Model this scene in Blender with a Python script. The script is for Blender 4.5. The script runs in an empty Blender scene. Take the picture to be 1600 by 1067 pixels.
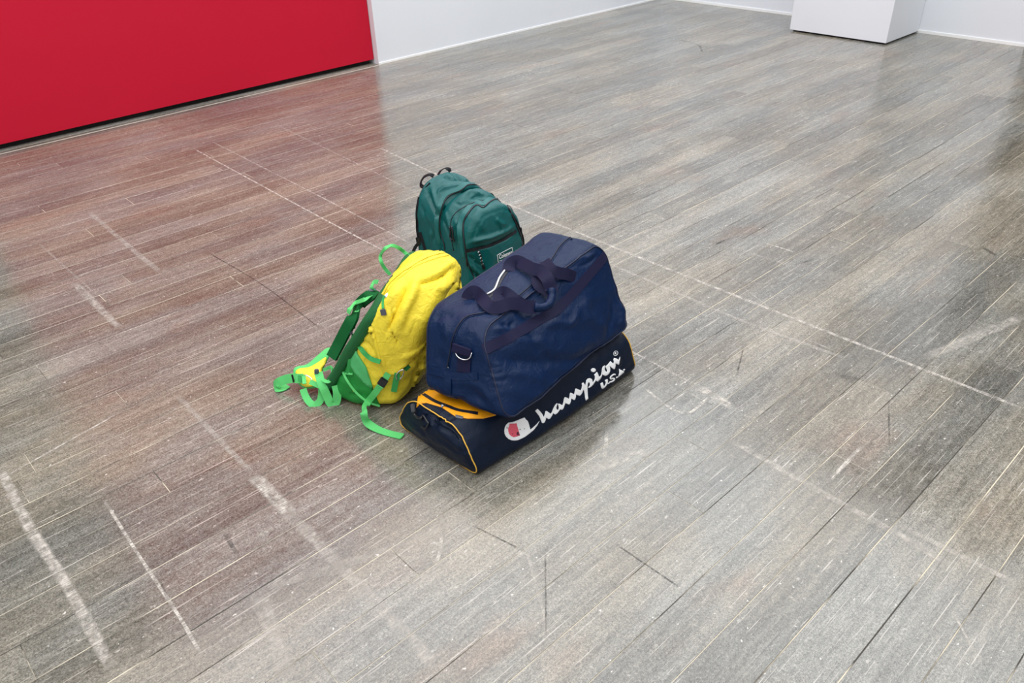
import bpy, bmesh, math, random
import numpy as np
from mathutils import Vector, noise
from mathutils.bvhtree import BVHTree
from mathutils.geometry import delaunay_2d_cdt

random.seed(7)
SC = bpy.context.scene
COL = SC.collection

# ------------------------------------------------------------ camera
YAW, PITCH, ROLL, FOC, CAMH = 0.841190507, 0.576533746, -0.0374942494, 1223.667, 1.5
FW = np.array([math.cos(YAW) * math.cos(PITCH), math.sin(YAW) * math.cos(PITCH), -math.sin(PITCH)])
_r = np.cross(FW, [0, 0, 1]); _r /= np.linalg.norm(_r); _u = np.cross(_r, FW)
RT = math.cos(ROLL) * _r + math.sin(ROLL) * _u
UP = -math.sin(ROLL) * _r + math.cos(ROLL) * _u
CAMP = np.array([0, 0, CAMH])
cd = bpy.data.cameras.new('camera'); cam = bpy.data.objects.new('camera', cd); COL.objects.link(cam)
cd.sensor_width = 36; cd.lens = FOC / 1600 * 36; cd.clip_start = 0.05; cd.clip_end = 60
import mathutils
M = mathutils.Matrix(((RT[0], UP[0], -FW[0], 0), (RT[1], UP[1], -FW[1], 0), (RT[2], UP[2], -FW[2], CAMH), (0, 0, 0, 1)))
cam.matrix_world = M
SC.camera = cam

# ------------------------------------------------------------ world, lights, exposure
w = bpy.data.worlds.new('world'); SC.world = w; w.use_nodes = True
w.node_tree.nodes['Background'].inputs[0].default_value = (0.80, 0.86, 1.0, 1)
w.node_tree.nodes['Background'].inputs[1].default_value = 0.30
SC.view_settings.view_transform = 'Standard'; SC.view_settings.look = 'None'
SC.view_settings.gamma = 1; SC.view_settings.use_curve_mapping = False
SC.view_settings.exposure = 0.0


def area(name, loc, sx, sy, power, color, target=None):
    l = bpy.data.lights.new(name, 'AREA'); l.shape = 'RECTANGLE'; l.size = sx; l.size_y = sy
    l.energy = power; l.color = color
    o = bpy.data.objects.new(name, l); COL.objects.link(o); o.location = loc
    if target is not None:
        o.rotation_euler = (Vector(target) - Vector(loc)).to_track_quat('-Z', 'Y').to_euler()
    return o


CEIL = 4.6
for lx in (-1.2, 2.0, 5.2):
    for ly in (-2.2, 1.0, 4.0):
        area('ceiling_light', (lx, ly, CEIL - 0.06), 3.15, 3.0, {-2.2: 46, 1.0: 88, 4.0: 88}[ly], (0.965, 0.985, 1.0))


# ------------------------------------------------------------ pixel helpers (measuring the photograph only)
def ray(x, y):
    d = FW * FOC + RT * (x - 800) - UP * (y - 533.5)
    return d / np.linalg.norm(d)


def G(x, y, z=0.0):
    d = ray(x, y); t = (z - CAMH) / d[2]
    return CAMP + d * t


# ------------------------------------------------------------ object helpers
def link(o, parent=None):
    COL.objects.link(o)
    if parent is not None:
        o.parent = parent
        o.matrix_parent_inverse = parent.matrix_world.inverted() if parent.type != 'EMPTY' else mathutils.Matrix.Translation(-parent.location)
    return o


def mesh_obj(name, verts, faces, mat, parent=None, smooth=True):
    me = bpy.data.meshes.new(name)
    me.from_pydata([tuple(map(float, v)) for v in verts], [], [tuple(f) for f in faces])
    me.materials.append(mat)
    if smooth:
        me.polygons.foreach_set('use_smooth', [True] * len(me.polygons))
    me.update()
    o = bpy.data.objects.new(name, me)
    return link(o, parent)


def tag(o, label=None, cat=None, group=None, kind=None):
    if label: o['label'] = label
    if cat: o['category'] = cat
    if group: o['group'] = group
    if kind: o['kind'] = kind
    return o


def thing(name, label, cat, loc):
    o = bpy.data.objects.new(name, None); o.empty_display_size = 0.05
    o.location = tuple(map(float, loc)); COL.objects.link(o)
    return tag(o, label, cat)


def box_data(x0, x1, y0, y1, z0, z1, bev=0.0):
    if bev <= 0:
        v = [(x, y, z) for z in (z0, z1) for x, y in ((x0, y0), (x1, y0), (x1, y1), (x0, y1))]
        f = [(3, 2, 1, 0), (4, 5, 6, 7), (0, 1, 5, 4), (1, 2, 6, 5), (2, 3, 7, 6), (3, 0, 4, 7)]
        return v, f
    b = bev   # only the top rim is bevelled
    v = [(x, y, z0) for x, y in ((x0, y0), (x1, y0), (x1, y1), (x0, y1))]
    v += [(x, y, z1 - b) for x, y in ((x0, y0), (x1, y0), (x1, y1), (x0, y1))]
    v += [(x, y, z1) for x, y in ((x0 + b, y0 + b), (x1 - b, y0 + b), (x1 - b, y1 - b), (x0 + b, y1 - b))]
    f = []
    for k in (0, 4):
        for i in range(4):
            j = (i + 1) % 4
            f.append((k + i, k + j, k + 4 + j, k + 4 + i))
    f.append((8, 9, 10, 11)); f.append((3, 2, 1, 0))
    return v, f


def box(name, x0, x1, y0, y1, z0, z1, mat, parent=None, bev=0.0):
    v, f = box_data(x0, x1, y0, y1, z0, z1, bev)
    return mesh_obj(name, v, f, mat, parent, smooth=False)


def catmull(P, step):
    P = [np.array(p, float) for p in P]
    if len(P) < 3:
        n = max(2, int(np.linalg.norm(P[1] - P[0]) / step) + 1)
        return [P[0] + (P[1] - P[0]) * i / n for i in range(n + 1)]
    Q = [2 * P[0] - P[1]] + P + [2 * P[-1] - P[-2]]
    out = []
    for i in range(1, len(Q) - 2):
        a, b, c, d = Q[i - 1:i + 3]
        n = max(2, int(np.linalg.norm((c - b)[:3]) / step) + 1)
        for k in range(n):
            t = k / n
            out.append(0.5 * ((2 * b) + (c - a) * t + (2 * a - 5 * b + 4 * c - d) * t * t + (3 * b - a - 3 * c + d) * t ** 3))
    out.append(P[-1])
    return out


def nrm(v):
    n = np.linalg.norm(v)
    return v / n if n > 1e-12 else v


def tube(name, pts, r, mat, parent, sides=8, smooth_step=None, flat=1.0, label=None, closed=False):
    if smooth_step: pts = catmull(pts, smooth_step)
    pts = [np.array(p, float) for p in pts]
    V = []; F = []; n = len(pts)
    up = np.array([0.3, 0.2, 1.0]); up /= np.linalg.norm(up)
    for i, p in enumerate(pts):
        if closed: t = nrm(pts[(i + 1) % n] - pts[i - 1])
        else: t = nrm(pts[min(i + 1, n - 1)] - pts[max(i - 1, 0)])
        a = up - t * np.dot(up, t)
        if np.linalg.norm(a) < 1e-3: a = np.cross(t, [1, 0, 0])
        a = nrm(a); up = a; b = np.cross(t, a)
        rr = r(i / (n - 1)) if callable(r) else r
        for k in range(sides):
            an = 2 * math.pi * k / sides
            V.append(p + a * math.cos(an) * rr * flat + b * math.sin(an) * rr)
    rng = n if closed else n - 1
    for i in range(rng):
        for k in range(sides):
            k2 = (k + 1) % sides; j = (i + 1) % n
            F.append((i * sides + k, i * sides + k2, j * sides + k2, j * sides + k))
    if not closed:
        F.append(tuple(range(sides))[::-1]); F.append(tuple((n - 1) * sides + k for k in range(sides)))
    o = mesh_obj(name, V, F, mat, parent)
    if label: o['label'] = label
    return o


def ribbon(name, pts, nors, width, mat, parent, thick=0.0018, step=0.006, label=None):
    """flat webbing: pts with a face normal each"""
    PN = [np.concatenate([np.array(p, float), nrm(np.array(n, float))]) for p, n in zip(pts, nors)]
    PN = catmull(PN, step)
    V = []; F = []; n = len(PN)
    P = [q[:3] for q in PN]
    for i in range(n):
        t = nrm(P[min(i + 1, n - 1)] - P[max(i - 1, 0)])
        nn = PN[i][3:]; nn = nn - t * np.dot(nn, t); nn = nrm(nn)
        s = np.cross(t, nn)
        wd = width(i / (n - 1)) if callable(width) else width
        h = thick / 2
        prof = [(-1, h), (-.4, h), (.4, h), (1, h), (1, -h), (.4, -h), (-.4, -h), (-1, -h)]
        for a, b in prof:
            V.append(P[i] + s * a * wd / 2 + nn * b)
    m = 8
    for i in range(n - 1):
        for k in range(m):
            k2 = (k + 1) % m
            F.append((i * m + k, (i + 1) * m + k, (i + 1) * m + k2, i * m + k2))
    F.append(tuple(range(m))); F.append(tuple((n - 1) * m + k for k in range(m))[::-1])
    o = mesh_obj(name, V, F, mat, parent)
    o.data.set_sharp_from_angle(angle=1.0)
    if label: o['label'] = label
    return o


def chip(name, c, t, n, L, W, H, mat, parent, bev=0.25, label=None):
    """small rounded block (buckle, slider) centred at c, length along t, face normal n"""
    t = nrm(np.array(t, float)); n = np.array(n, float); n = nrm(n - t * np.dot(n, t)); s = np.cross(t, n)
    bm = bmesh.new()
    bmesh.ops.create_cube(bm, size=1)
    bmesh.ops.scale(bm, vec=(L, W, H), verts=bm.verts)
    bmesh.ops.bevel(bm, geom=list(bm.edges), offset=min(L, W, H) * bev, segments=2, affect='EDGES')
    for v in bm.verts:
        v.co = Vector(np.array(c) + t * v.co.x + s * v.co.y + n * v.co.z)
    me = bpy.data.meshes.new(name); bm.to_mesh(me); bm.free(); me.materials.append(mat)
    o = link(bpy.data.objects.new(name, me), parent)
    if label: o['label'] = label
    return o


# ------------------------------------------------------------ materials
class NT:
    def __init__(s, name):
        s.m = bpy.data.materials.new(name); s.m.use_nodes = True
        s.t = s.m.node_tree; s.n = s.t.nodes; s.b = s.n['Principled BSDF']

    def link(s, a, b): s.t.links.new(a, b)

    def set(s, node, key, val):
        if hasattr(val, 'is_output') or isinstance(val, bpy.types.NodeSocket): s.link(val, node.inputs[key])
        else: node.inputs[key].default_value = val

    def math(s, op, a, b=0.5, c=None, clamp=False):
        n = s.n.new('ShaderNodeMath'); n.operation = op; n.use_clamp = clamp
        s.set(n, 0, a); s.set(n, 1, b)
        if c is not None: s.set(n, 2, c)
        return n.outputs[0]

    def vmath(s, op, a, b=None, scale=None):
        n = s.n.new('ShaderNodeVectorMath'); n.operation = op
        s.set(n, 0, a)
        if b is not None: s.set(n, 1, b)
        if scale is not None: s.set(n, 'Scale', scale)
        return n.outputs['Value'] if op in ('DOT_PRODUCT', 'DISTANCE', 'LENGTH') else n.outputs[0]

    def noise(s, vec, scale, detail=3, rough=0.5, dist=0.0, color=False):
        n = s.n.new('ShaderNodeTexNoise'); s.link(vec, n.inputs['Vector'])
        n.inputs['Scale'].default_value = scale; n.inputs['Detail'].default_value = detail
        n.inputs['Roughness'].default_value = rough; n.inputs['Distortion'].default_value = dist
        return n.outputs['Color' if color else 'Fac']

    def maprange(s, v, a, b, c=0.0, d=1.0, smooth=False):
        n = s.n.new('ShaderNodeMapRange'); s.set(n, 0, v)
        n.interpolation_type = 'SMOOTHSTEP' if smooth else 'LINEAR'
        for i, x in enumerate((a, b, c, d)): s.set(n, i + 1, x)
        return n.outputs[0]

    def mapping(s, vec, loc=(0, 0, 0), rot=(0, 0, 0), sc=(1, 1, 1)):
        n = s.n.new('ShaderNodeMapping'); s.link(vec, n.inputs[0])
        n.inputs[1].default_value = loc; n.inputs[2].default_value = rot; n.inputs[3].default_value = sc
        return n.outputs[0]

    def mix(s, f, a, b, mode='MIX'):
        n = s.n.new('ShaderNodeMix'); n.data_type = 'RGBA'; n.blend_type = mode
        s.set(n, 0, f); s.set(n, 6, a if isinstance(a, bpy.types.NodeSocket) else tuple(a) + (1,) if len(a) == 3 else a)
        s.set(n, 7, b if isinstance(b, bpy.types.NodeSocket) else tuple(b) + (1,) if len(b) == 3 else b)
        return n.outputs[2]

    def bump(s, h, strength, dist):
        n = s.n.new('ShaderNodeBump'); n.inputs['Strength'].default_value = strength
        n.inputs['Distance'].default_value = dist; s.link(h, n.inputs['Height'])
        return n.outputs[0]

    def pos(s):
        return s.n.new('ShaderNodeNewGeometry').outputs['Position']

    def obj(s):
        return s.n.new('ShaderNodeTexCoord').outputs['Object']


def srgb(r, g, b):
    f = lambda c: (c / 255 / 12.92) if c / 255 <= .04045 else ((c / 255 + .055) / 1.055) ** 2.4
    return (f(r), f(g), f(b))


def cloth(name, c, rough=0.5, crinkle=0.5, spec=0.5, var=0.08, sheen=0.0, cscale=28):
    k = NT(name); p = k.pos()
    n1 = k.noise(p, 9, 3)
    lo = tuple(x * (1 - var) for x in c); hi = tuple(min(1, x * (1 + var)) for x in c)
    k.link(k.mix(n1, lo, hi), k.b.inputs['Base Color'])
    k.b.inputs['Roughness'].default_value = rough
    k.b.inputs['Specular IOR Level'].default_value = spec
    if sheen:
        k.b.inputs['Sheen Weight'].default_value = sheen
    a = k.noise(p, cscale, 4, 0.55, 0.6)
    rid = k.math('ABSOLUTE', k.math('SUBTRACT', a, 0.5))
    wv = k.noise(p, 900, 1)
    h = k.math('ADD', k.math('MULTIPLY', rid, crinkle), k.math('MULTIPLY', wv, 0.03))
    k.link(k.bump(h, 0.55, 0.012), k.b.inputs['Normal'])
    return k.m


def webbing(name, c, rough=0.65):
    k = NT(name); p = k.pos()
    k.b.inputs['Base Color'].default_value = c + (1,)
    k.b.inputs['Roughness'].default_value = rough; k.b.inputs['Specular IOR Level'].default_value = .2
    h = k.noise(p, 700, 2)
    k.link(k.bump(h, 0.35, 0.0015), k.b.inputs['Normal'])
    return k.m


def plain(name, c, rough=0.5, metal=0.0, spec=0.5):
    k = NT(name); k.b.inputs['Base Color'].default_value = c + (1,)
    k.b.inputs['Metallic'].default_value = metal; k.b.inputs['Specular IOR Level'].default_value = spec
    n = k.noise(k.pos(), 60, 3)
    k.link(k.maprange(n, 0.3, 0.7, max(0, rough - .06), min(1, rough + .06)), k.b.inputs['Roughness'])
    return k.m


def wallmat(name, c, rough=0.6, scuff=0.06, dirt=(0.45, 0.45, 0.45), bs=1.0):
    k = NT(name); p = k.pos()
    n = k.noise(p, 1.3, 3); n2 = k.noise(p, 26, 4, 0.6)
    base = k.mix(k.maprange(n, 0.3, 0.7), tuple(x * 0.97 for x in c), c)
    sc = k.maprange(n2, 0.70, 0.78, 0, scuff)
    k.link(k.mix(sc, base, dirt), k.b.inputs['Base Color'])
    k.b.inputs['Roughness'].default_value = rough
    k.link(k.bump(k.noise(p, 90, 3), 0.12 * bs, 0.002), k.b.inputs['Normal'])
    return k.m


# ---- floor marks: tape residue and scratches, (pixel pairs of the photograph projected on the floor), width m, strength
WHITE_MARKS = [
    ([(302, 232), (481, 329), (600, 392)], .006, .60), ([(331, 221), (543, 329), (640, 380)], .006, .42),
    ([(430, 194), (573, 263), (660, 306)], .006, .30), ([(594, 231), (679, 271), (760, 305), (860, 346), (1001, 403), (1142, 459), (1208, 485), (1600, 639)], .011, .50),
    ([(949, 411), (1057, 457), (1155, 499), (1320, 560)], .011, .32),
    ([(984, 548), (1000, 556), (1086, 601)], .006, .5), ([(1086, 601), (1150, 640)], .022, .5),
    ([(1000, 601), (1067, 646), (1116, 612)], .007, .65),
    ([(1142, 687), (1258, 755), (1389, 827), (1500, 892)], .016, .42), ([(1399, 817), (1500, 868), (1600, 918)], .012, .4),
    ([(115, 441), (187, 513)], .020, .40), ([(138, 330), (210, 392), (250, 425)], .016, .30),
    ([(0, 731), (48, 828), (105, 915), (175, 1047)], .018, .50), ([(162, 780), (219, 871), (280, 963), (315, 1025)], .006, .75),
    ([(276, 617), (394, 740)], .012, .3), ([(394, 740), (460, 810)], .026, .55), ([(460, 810), (582, 937), (700, 1060)], .022, .36),
    ([(403, 923), (425, 985), (448, 1064)], .028, .34), ([(410, 920), (568, 872), (750, 800)], .018, .24),
    ([(0, 749), (188, 644)], .005, .6), ([(1600, 494), (1514, 530), (1442, 560)], .024, .34),
    ([(923, 736), (1024, 700)], .024, .42), ([(949, 672), (943, 727)], .009, .65), ([(1349, 695), (1290, 757)], .008, .8),
    ([(1262, 530), (1300, 547)], .006, .85), ([(690, 806), (688, 860), (672, 905)], .007, .5),
    ([(1190, 378), (1245, 395)], .007, .6), ([(1130, 425), (1208, 485)], .004, .3),
    ([(0, 232), (240, 178), (420, 138), (585, 103)], .022, .25),
    ([(60, 380), (150, 460)], .006, .22), ([(1480, 940), (1540, 1050)], .004, .5), ([(820, 850), (850, 960), (853, 1010)], .006, .4),
    ([(1010, 145), (1200, 170)], .006, .3), ([(1140, 385), (1250, 420)], .010, .2),
]
DARK_MARKS = [
    ([(321, 392), (410, 445), (500, 513)], .003, .75), ([(1532, 384), (1560, 402)], .012, .5), ([(1112, 385), (1139, 372)], .007, .6),
    ([(1318, 578), (1335, 600)], .035, .35), ([(958, 847), (1068, 922)], .0035, .6), ([(735, 819), (823, 863)], .0035, .5),
    ([(1240, 415), (1280, 402)], .006, .4), ([(1502, 840), (1555, 865)], .06, .16), ([(852, 855), (853, 1000)], .003, .4),
    ([(1150, 590), (1163, 540)], .004, .4), ([(1388, 620), (1390, 700)], .004, .4), ([(1060, 62), (1090, 70), (1098, 82)], .012, .35),
    ([(350, 830), (372, 870)], .008, .4), ([(1020, 8), (1045, 6)], .01, .5), ([(250, 905), (265, 945)], .004, .4),
]


def floor_material():
    k = NT('worn_grey_floorboards'); p = k.pos()
    oi = k.n.new('ShaderNodeObjectInfo')
    rnd = oi.outputs['Random']
    off = k.vmath('SCALE', (3.1, 7.7, 0.0), scale=rnd)
    pp = k.vmath('ADD', p, off)
    grain = k.noise(k.mapping(pp, sc=(2.2, 42, 1)), 1.0, 5, 0.62)
    fine = k.noise(k.mapping(pp, sc=(14, 220, 1)), 1.0, 4, 0.6)
    patch = k.noise(k.mapping(p, sc=(1.0, 1.8, 1)), 1.6, 4, 0.55)
    strip = k.noise(k.mapping(p, sc=(0.35, 9, 1)), 1.0, 3, 0.6)
    hue = k.noise(k.mapping(p, rot=(0, 0, .4), sc=(1, 2.4, 1)), 1.3, 3, 0.5)
    grit = k.noise(p, 150, 4, 0.7)
    grit2 = k.noise(k.mapping(p, sc=(1, 1.5, 1)), 42, 5, 0.75, 0.5)
    v = k.math('ADD', k.math('MULTIPLY', grain, 0.50), k.math('MULTIPLY', fine, 0.32))
    v = k.math('ADD', v, k.math('MULTIPLY', k.math('SUBTRACT', patch, 0.5), 0.52))
    v = k.math('ADD', v, k.math('MULTIPLY', k.math('SUBTRACT', strip, 0.5), 0.26))
    v = k.math('ADD', v, k.math('MULTIPLY', k.math('SUBTRACT', rnd, 0.5), 0.17))
    v = k.math('ADD', v, k.math('MULTIPLY', k.math('SUBTRACT', grit2, 0.5), 0.60))
    v = k.math('ADD', v, 0.10)
    g3 = k.noise(k.mapping(p, sc=(.6, 1.2, 1)), 420, 2, 0.6)
    v = k.math('ADD', v, k.math('MULTIPLY', k.math('SUBTRACT', g3, 0.5), 1.1))
    v = k.math('ADD', v, k.math('MULTIPLY', k.math('SUBTRACT', grit, 0.5), 0.9))
    ramp = k.n.new('ShaderNodeValToRGB'); k.link(v, ramp.inputs[0])
    cr = ramp.color_ramp
    cr.elements[0].position = 0.12; cr.elements[0].color = srgb(66, 63, 58) + (1,)
    cr.elements[1].position = 0.95; cr.elements[1].color = srgb(182, 177, 168) + (1,)
    e = cr.elements.new(0.5); e.color = srgb(122, 119, 113) + (1,)
    warm = k.mix(1.0, ramp.outputs[0], srgb(250, 244, 230), 'MULTIPLY')
    cool = k.mix(1.0, ramp.outputs[0], srgb(243, 247, 246), 'MULTIPLY')
    c = k.mix(k.maprange(hue, 0.40, 0.60), cool, warm)
    pinky = k.mix(1.0, ramp.outputs[0], srgb(252, 236, 222), 'MULTIPLY')
    c = k.mix(k.maprange(k.noise(k.mapping(p, loc=(4, 2, 0), sc=(1, 2, 1)), 2.0, 3), 0.60, 0.72), c, pinky)

    # random thin scratches in several directions
    for rot, sx, sy, th, st in ((0.35, 3.0, 190, .69, .6), (-0.9, 4.0, 230, .69, .65), (1.45, 5.0, 210, .69, .6), (2.3, 5, 260, .70, .6), (0.0, 2.0, 330, .715, .4)):
        s_ = k.noise(k.mapping(p, loc=(rot * 3, sx, 0), rot=(0, 0, rot), sc=(sx, sy, 1)), 1.0, 2, 0.5, 0.15)
        c = k.mix(k.maprange(s_, th, th + .03, 0, st), c, srgb(206, 200, 190))
    for rot, sx, sy, th, st in ((-0.25, 3.0, 200, .70, .45), (0.9, 5, 240, .72, .5), (0.02, 1.6, 260, .67, .5)):
        s_ = k.noise(k.mapping(p, loc=(rot * 7, sy, 0), rot=(0, 0, rot), sc=(sx, sy, 1)), 1.0, 2, 0.5, 0.15)
        c = k.mix(k.maprange(s_, th, th + .03, 0, st), c, srgb(58, 54, 52))
    # white paint crumbs and chips
    sp = k.noise(k.mapping(p, sc=(1, 1.3, 1)), 62, 2, 0.5)
    c = k.mix(k.maprange(sp, .715, .745, 0, .8), c, srgb(216, 211, 203))
    ch = k.noise(k.mapping(p, loc=(9, 3, 0), rot=(0, 0, .5), sc=(1, 1.7, 1)), 22, 6, 0.72)
    c = k.mix(k.maprange(ch, .63, .68, 0, .5), c, srgb(205, 200, 192))
    k.link(c, k.b.inputs['Base Color'])
    rg = k.math('ADD', k.maprange(patch, 0.3, 0.7, 0.10, 0.20), k.maprange(grit2, 0.35, 0.7, -0.03, 0.12))
    k.link(rg, k.b.inputs['Roughness'])
    k.b.inputs['Specular IOR Level'].default_value = 0.82
    hgt = k.math('ADD', k.math('MULTIPLY', fine, 0.5), k.math('MULTIPLY', grit2, 0.6))
    k.link(k.bump(hgt, 0.045, 0.002), k.b.inputs['Normal'])
    return k.m


def mark_material(name, col, dark=False):
    k = NT(name); p = k.pos()
    at = k.n.new('ShaderNodeAttribute'); at.attribute_name = 'cover'
    wear = k.maprange(k.noise(k.mapping(p, sc=(34, 34, 1)), 1.0, 5, 0.75), 0.38, 0.60, 0.10, 1.0)
    fine = k.maprange(k.noise(k.mapping(p, sc=(14, 230, 1)), 1.0, 3, 0.6), 0.38, 0.55, 0.45, 1.0)
    al = k.math('MULTIPLY', k.math('MULTIPLY', wear, fine), at.outputs['Fac'])
    k.link(al, k.b.inputs['Alpha'])
    k.b.inputs['Base Color'].default_value = col + (1,)
    k.b.inputs['Roughness'].default_value = .45
    return k.m


def joint_material():
    k = NT('floor_joint_dust'); p = k.pos()
    n = k.noise(k.mapping(p, sc=(3, 9, 1)), 1.0, 3)
    k.link(k.mix(k.maprange(n, .42, .54), srgb(62, 58, 52), srgb(208, 198, 176)), k.b.inputs['Base Color'])
    k.b.inputs['Roughness'].default_value = .8
    return k.m


MAT_WHITE = wallmat('matt_white_wall_paint', srgb(232, 235, 240), scuff=.10)
MAT_RED = wallmat('red_wall_paint', (0.56, 0.0025, 0.027), rough=.6, scuff=.05, dirt=(.25, .0, .01))
MAT_RED.node_tree.nodes['Principled BSDF'].inputs['Specular IOR Level'].default_value = .3
MAT_DARKWALL = wallmat('dark_olive_grey_paint', srgb(74, 70, 62))
MAT_GREYWALL = wallmat('grey_wall_paint', (.72, .72, .72))  # unseen near wall; its grey is set for the light it bounces
MAT_BLACK = plain('gap_shade_black', (0.004, 0.004, 0.004), .8)  # flat black standing in for shade in gaps and recesses
MAT_FLOOR = floor_material()
MAT_JOINT = joint_material()

# ------------------------------------------------------------ room shell
X0, X1, Y0, YW = -4.0, 7.095, -4.5, 5.39
RX = 3.526                      # where the white wall ends and the red panel's bay begins
RED_Y = 5.475
floor = box('floor', X0, 8.4, Y0, 5.9, -0.12, -0.0009, MAT_JOINT); tag(floor, 'worn grey timber floor of long scuffed boards', kind='structure')
bw = 0.1195; yb = 0.285 - bw * 40
rows = []
y = yb
plank_meshes = {}
rp = random.Random(21)
count = 0
# near rows: single boards, far/behind-camera rows joined
vis_rows = []
KNOWN = {0.285: [1.54, 3.1], 0.4045: [1.087, 2.75], 0.524: [1.09, 2.6]}
far_v, far_f = [], []


def in_view(x0, x1, yc):
    for i in range(9):
        q = np.array([x0 + (x1 - x0) * i / 8, yc, 0.0]) - CAMP
        z = q @ FW
        if z > .1:
            u = 800 + FOC * (q @ RT) / z; vv = 533.5 - FOC * (q @ UP) / z
            if -40 < u < 1640 and -30 < vv < 1110: return True
    return False


while y < 5.88:
    y1 = min(y + bw, 5.9); gr = rp.choice([.0007, .0010, .0013])
    if y1 > Y0 + 0.01:
        x = X0 + rp.uniform(-1.6, 0)
        while x < 8.4:
            L = rp.choice([1.35, 1.6, 1.8, 1.82, 2.1])
            a, b = max(x, X0), min(x + L, 8.4)
            x += L
            if b - a < 0.05: continue
            g = gr
            zt = rp.uniform(-0.0004, 0.0)
            if in_view(a, b, (y + y1) / 2) and y1 > -0.2:
                if y > 4.4:   # at the far wall boards narrow to a few pixels but still individual
                    pass
                v, f = box_data(a + g * .7, b - g * .7, max(y, Y0) + g, y1 - g, -0.02, zt, 0.0006)
                o = mesh_obj('plank', v, f, MAT_FLOOR, floor, smooth=False); count += 1
            else:
                v, f = box_data(a + g * .7, b - g * .7, max(y, Y0) + g, y1 - g, -0.02, zt)
                n0 = len(far_v); far_v += v; far_f += [tuple(i + n0 for i in ff) for ff in f]
    y += bw
far = mesh_obj('planking', far_v, far_f, MAT_FLOOR, floor, smooth=False); far['kind'] = 'stuff'
print('planks', count)

MAT_MARK = mark_material('pale_tape_residue', srgb(206, 200, 190))
MAT_DMARK = mark_material('dark_scuff', srgb(48, 45, 44))


def floor_mark(name, pts, wd, st, mat):
    W = catmull([G(*q) for q in pts], 0.05)
    V, F, A = [], [], []
    for i, c in enumerate(W):
        t = nrm(W[min(i + 1, len(W) - 1)] - W[max(i - 1, 0)]); n = np.array([-t[1], t[0], 0])
        e = 0.0 if i in (0, len(W) - 1) else 1.0
        jit = 1 + 0.25 * noise.noise(Vector((c[0] * 20, c[1] * 20, 3)))
        for q, al in ((-.75, 0), (-.42, 1), (.42, 1), (.75, 0)):
            V.append((c[0] + n[0] * wd * q * jit, c[1] + n[1] * wd * q * jit, 0.00035)); A.append(al * e * st)
    for i in range(len(W) - 1):
        for k in range(3):
            F.append((i * 4 + k, i * 4 + k + 1, i * 4 + 5 + k, i * 4 + 4 + k))
    o = mesh_obj(name, V, F, mat, floor, smooth=False)
    at = o.data.attributes.new('cover', 'FLOAT', 'POINT'); at.data.foreach_set('value', A)
    return o


for pts, wd_, st in WHITE_MARKS: floor_mark('tape_residue' if wd_ > .009 else 'scratch', pts, wd_ * 1.15, min(1, st * 1.7), MAT_MARK)
for pts, wd_, st in DARK_MARKS: floor_mark('dark_scuff', pts, wd_ * 1.15, min(1, st * 1.4), MAT_DMARK)

wl = box('wall_left', RX, X1 + .3, YW, 5.9, 0, CEIL, MAT_WHITE); tag(wl, 'plain white wall right of the red panel', kind='structure')
wf = box('wall_far', X1, 7.4, 1.93, YW, 0, CEIL, MAT_WHITE); tag(wf, 'plain white far wall behind the white pillar', kind='structure')
wd = box('wall_right', 7.95, 8.2, Y0, 1.93, 0, CEIL, MAT_DARKWALL); tag(wd, kind='structure')
box('wall_right_return', 7.4, 8.2, 1.93, 2.03, 0, CEIL, MAT_DARKWALL)['kind'] = 'structure'
box('wall_back', X0 - .2, X0, Y0, 5.9, 0, CEIL, MAT_WHITE)['kind'] = 'structure'
box('wall_near', X0, 8.2, Y0 - .2, Y0, 0, CEIL, MAT_GREYWALL)['kind'] = 'structure'
box('wall_bay', X0, RX, 5.62, 5.9, 0, CEIL, MAT_BLACK)['kind'] = 'structure'
box('wall_bay_end', X0, 0.60, 5.40, 5.62, 0, CEIL, MAT_DARKWALL)['kind'] = 'structure'
ce = box('ceiling', X0 - .2, 8.4, Y0 - .2, 5.9, CEIL, CEIL + .15, MAT_WHITE); ce['kind'] = 'structure'
b1 = box('baseboard_left', RX, X1, YW - .006, YW, 0, .014, plain('white_sealant', (.93, .93, .92), .4)); b1['kind'] = 'structure'
b2 = box('baseboard_far', X1 - .008, X1, 1.93, YW, 0, .022, b1.data.materials[0]); b2['kind'] = 'structure'
tr = box('trim_1', X0, RX - .001, YW - .02, YW - .013, -0.001, .0016, plain('pale_floor_strip', srgb(205, 196, 182), .5)); tag(tr, kind='structure')

rpn = thing('display_panel', 'big glossy red wall panel raised on a black gap above the floor', 'panel', (2.0, RED_Y, 0))
box('board', 0.61, RX - .004, RED_Y - .03, RED_Y, .034, CEIL - .05, MAT_RED, rpn)
box('shade_backing', 0.66, RX - .03, RED_Y + .004, RED_Y + .12, .001, CEIL - .06, MAT_BLACK, rpn)  # black slab paints the shade in the gap below the board

pil = thing('pillar', 'square white boxed pillar against the far wall', 'pillar', (6.8, 3.16, 0))
v, f = box_data(6.512, 7.09, 2.741, 3.578, .014, CEIL - .02)
mesh_obj('shaft', v, f, MAT_WHITE, pil, smooth=False)
box('shade_base', 6.535, 7.08, 2.765, 3.555, 0.0, .013, MAT_BLACK, pil)  # recessed base, blackened to paint the shadow gap under the shaft


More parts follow.
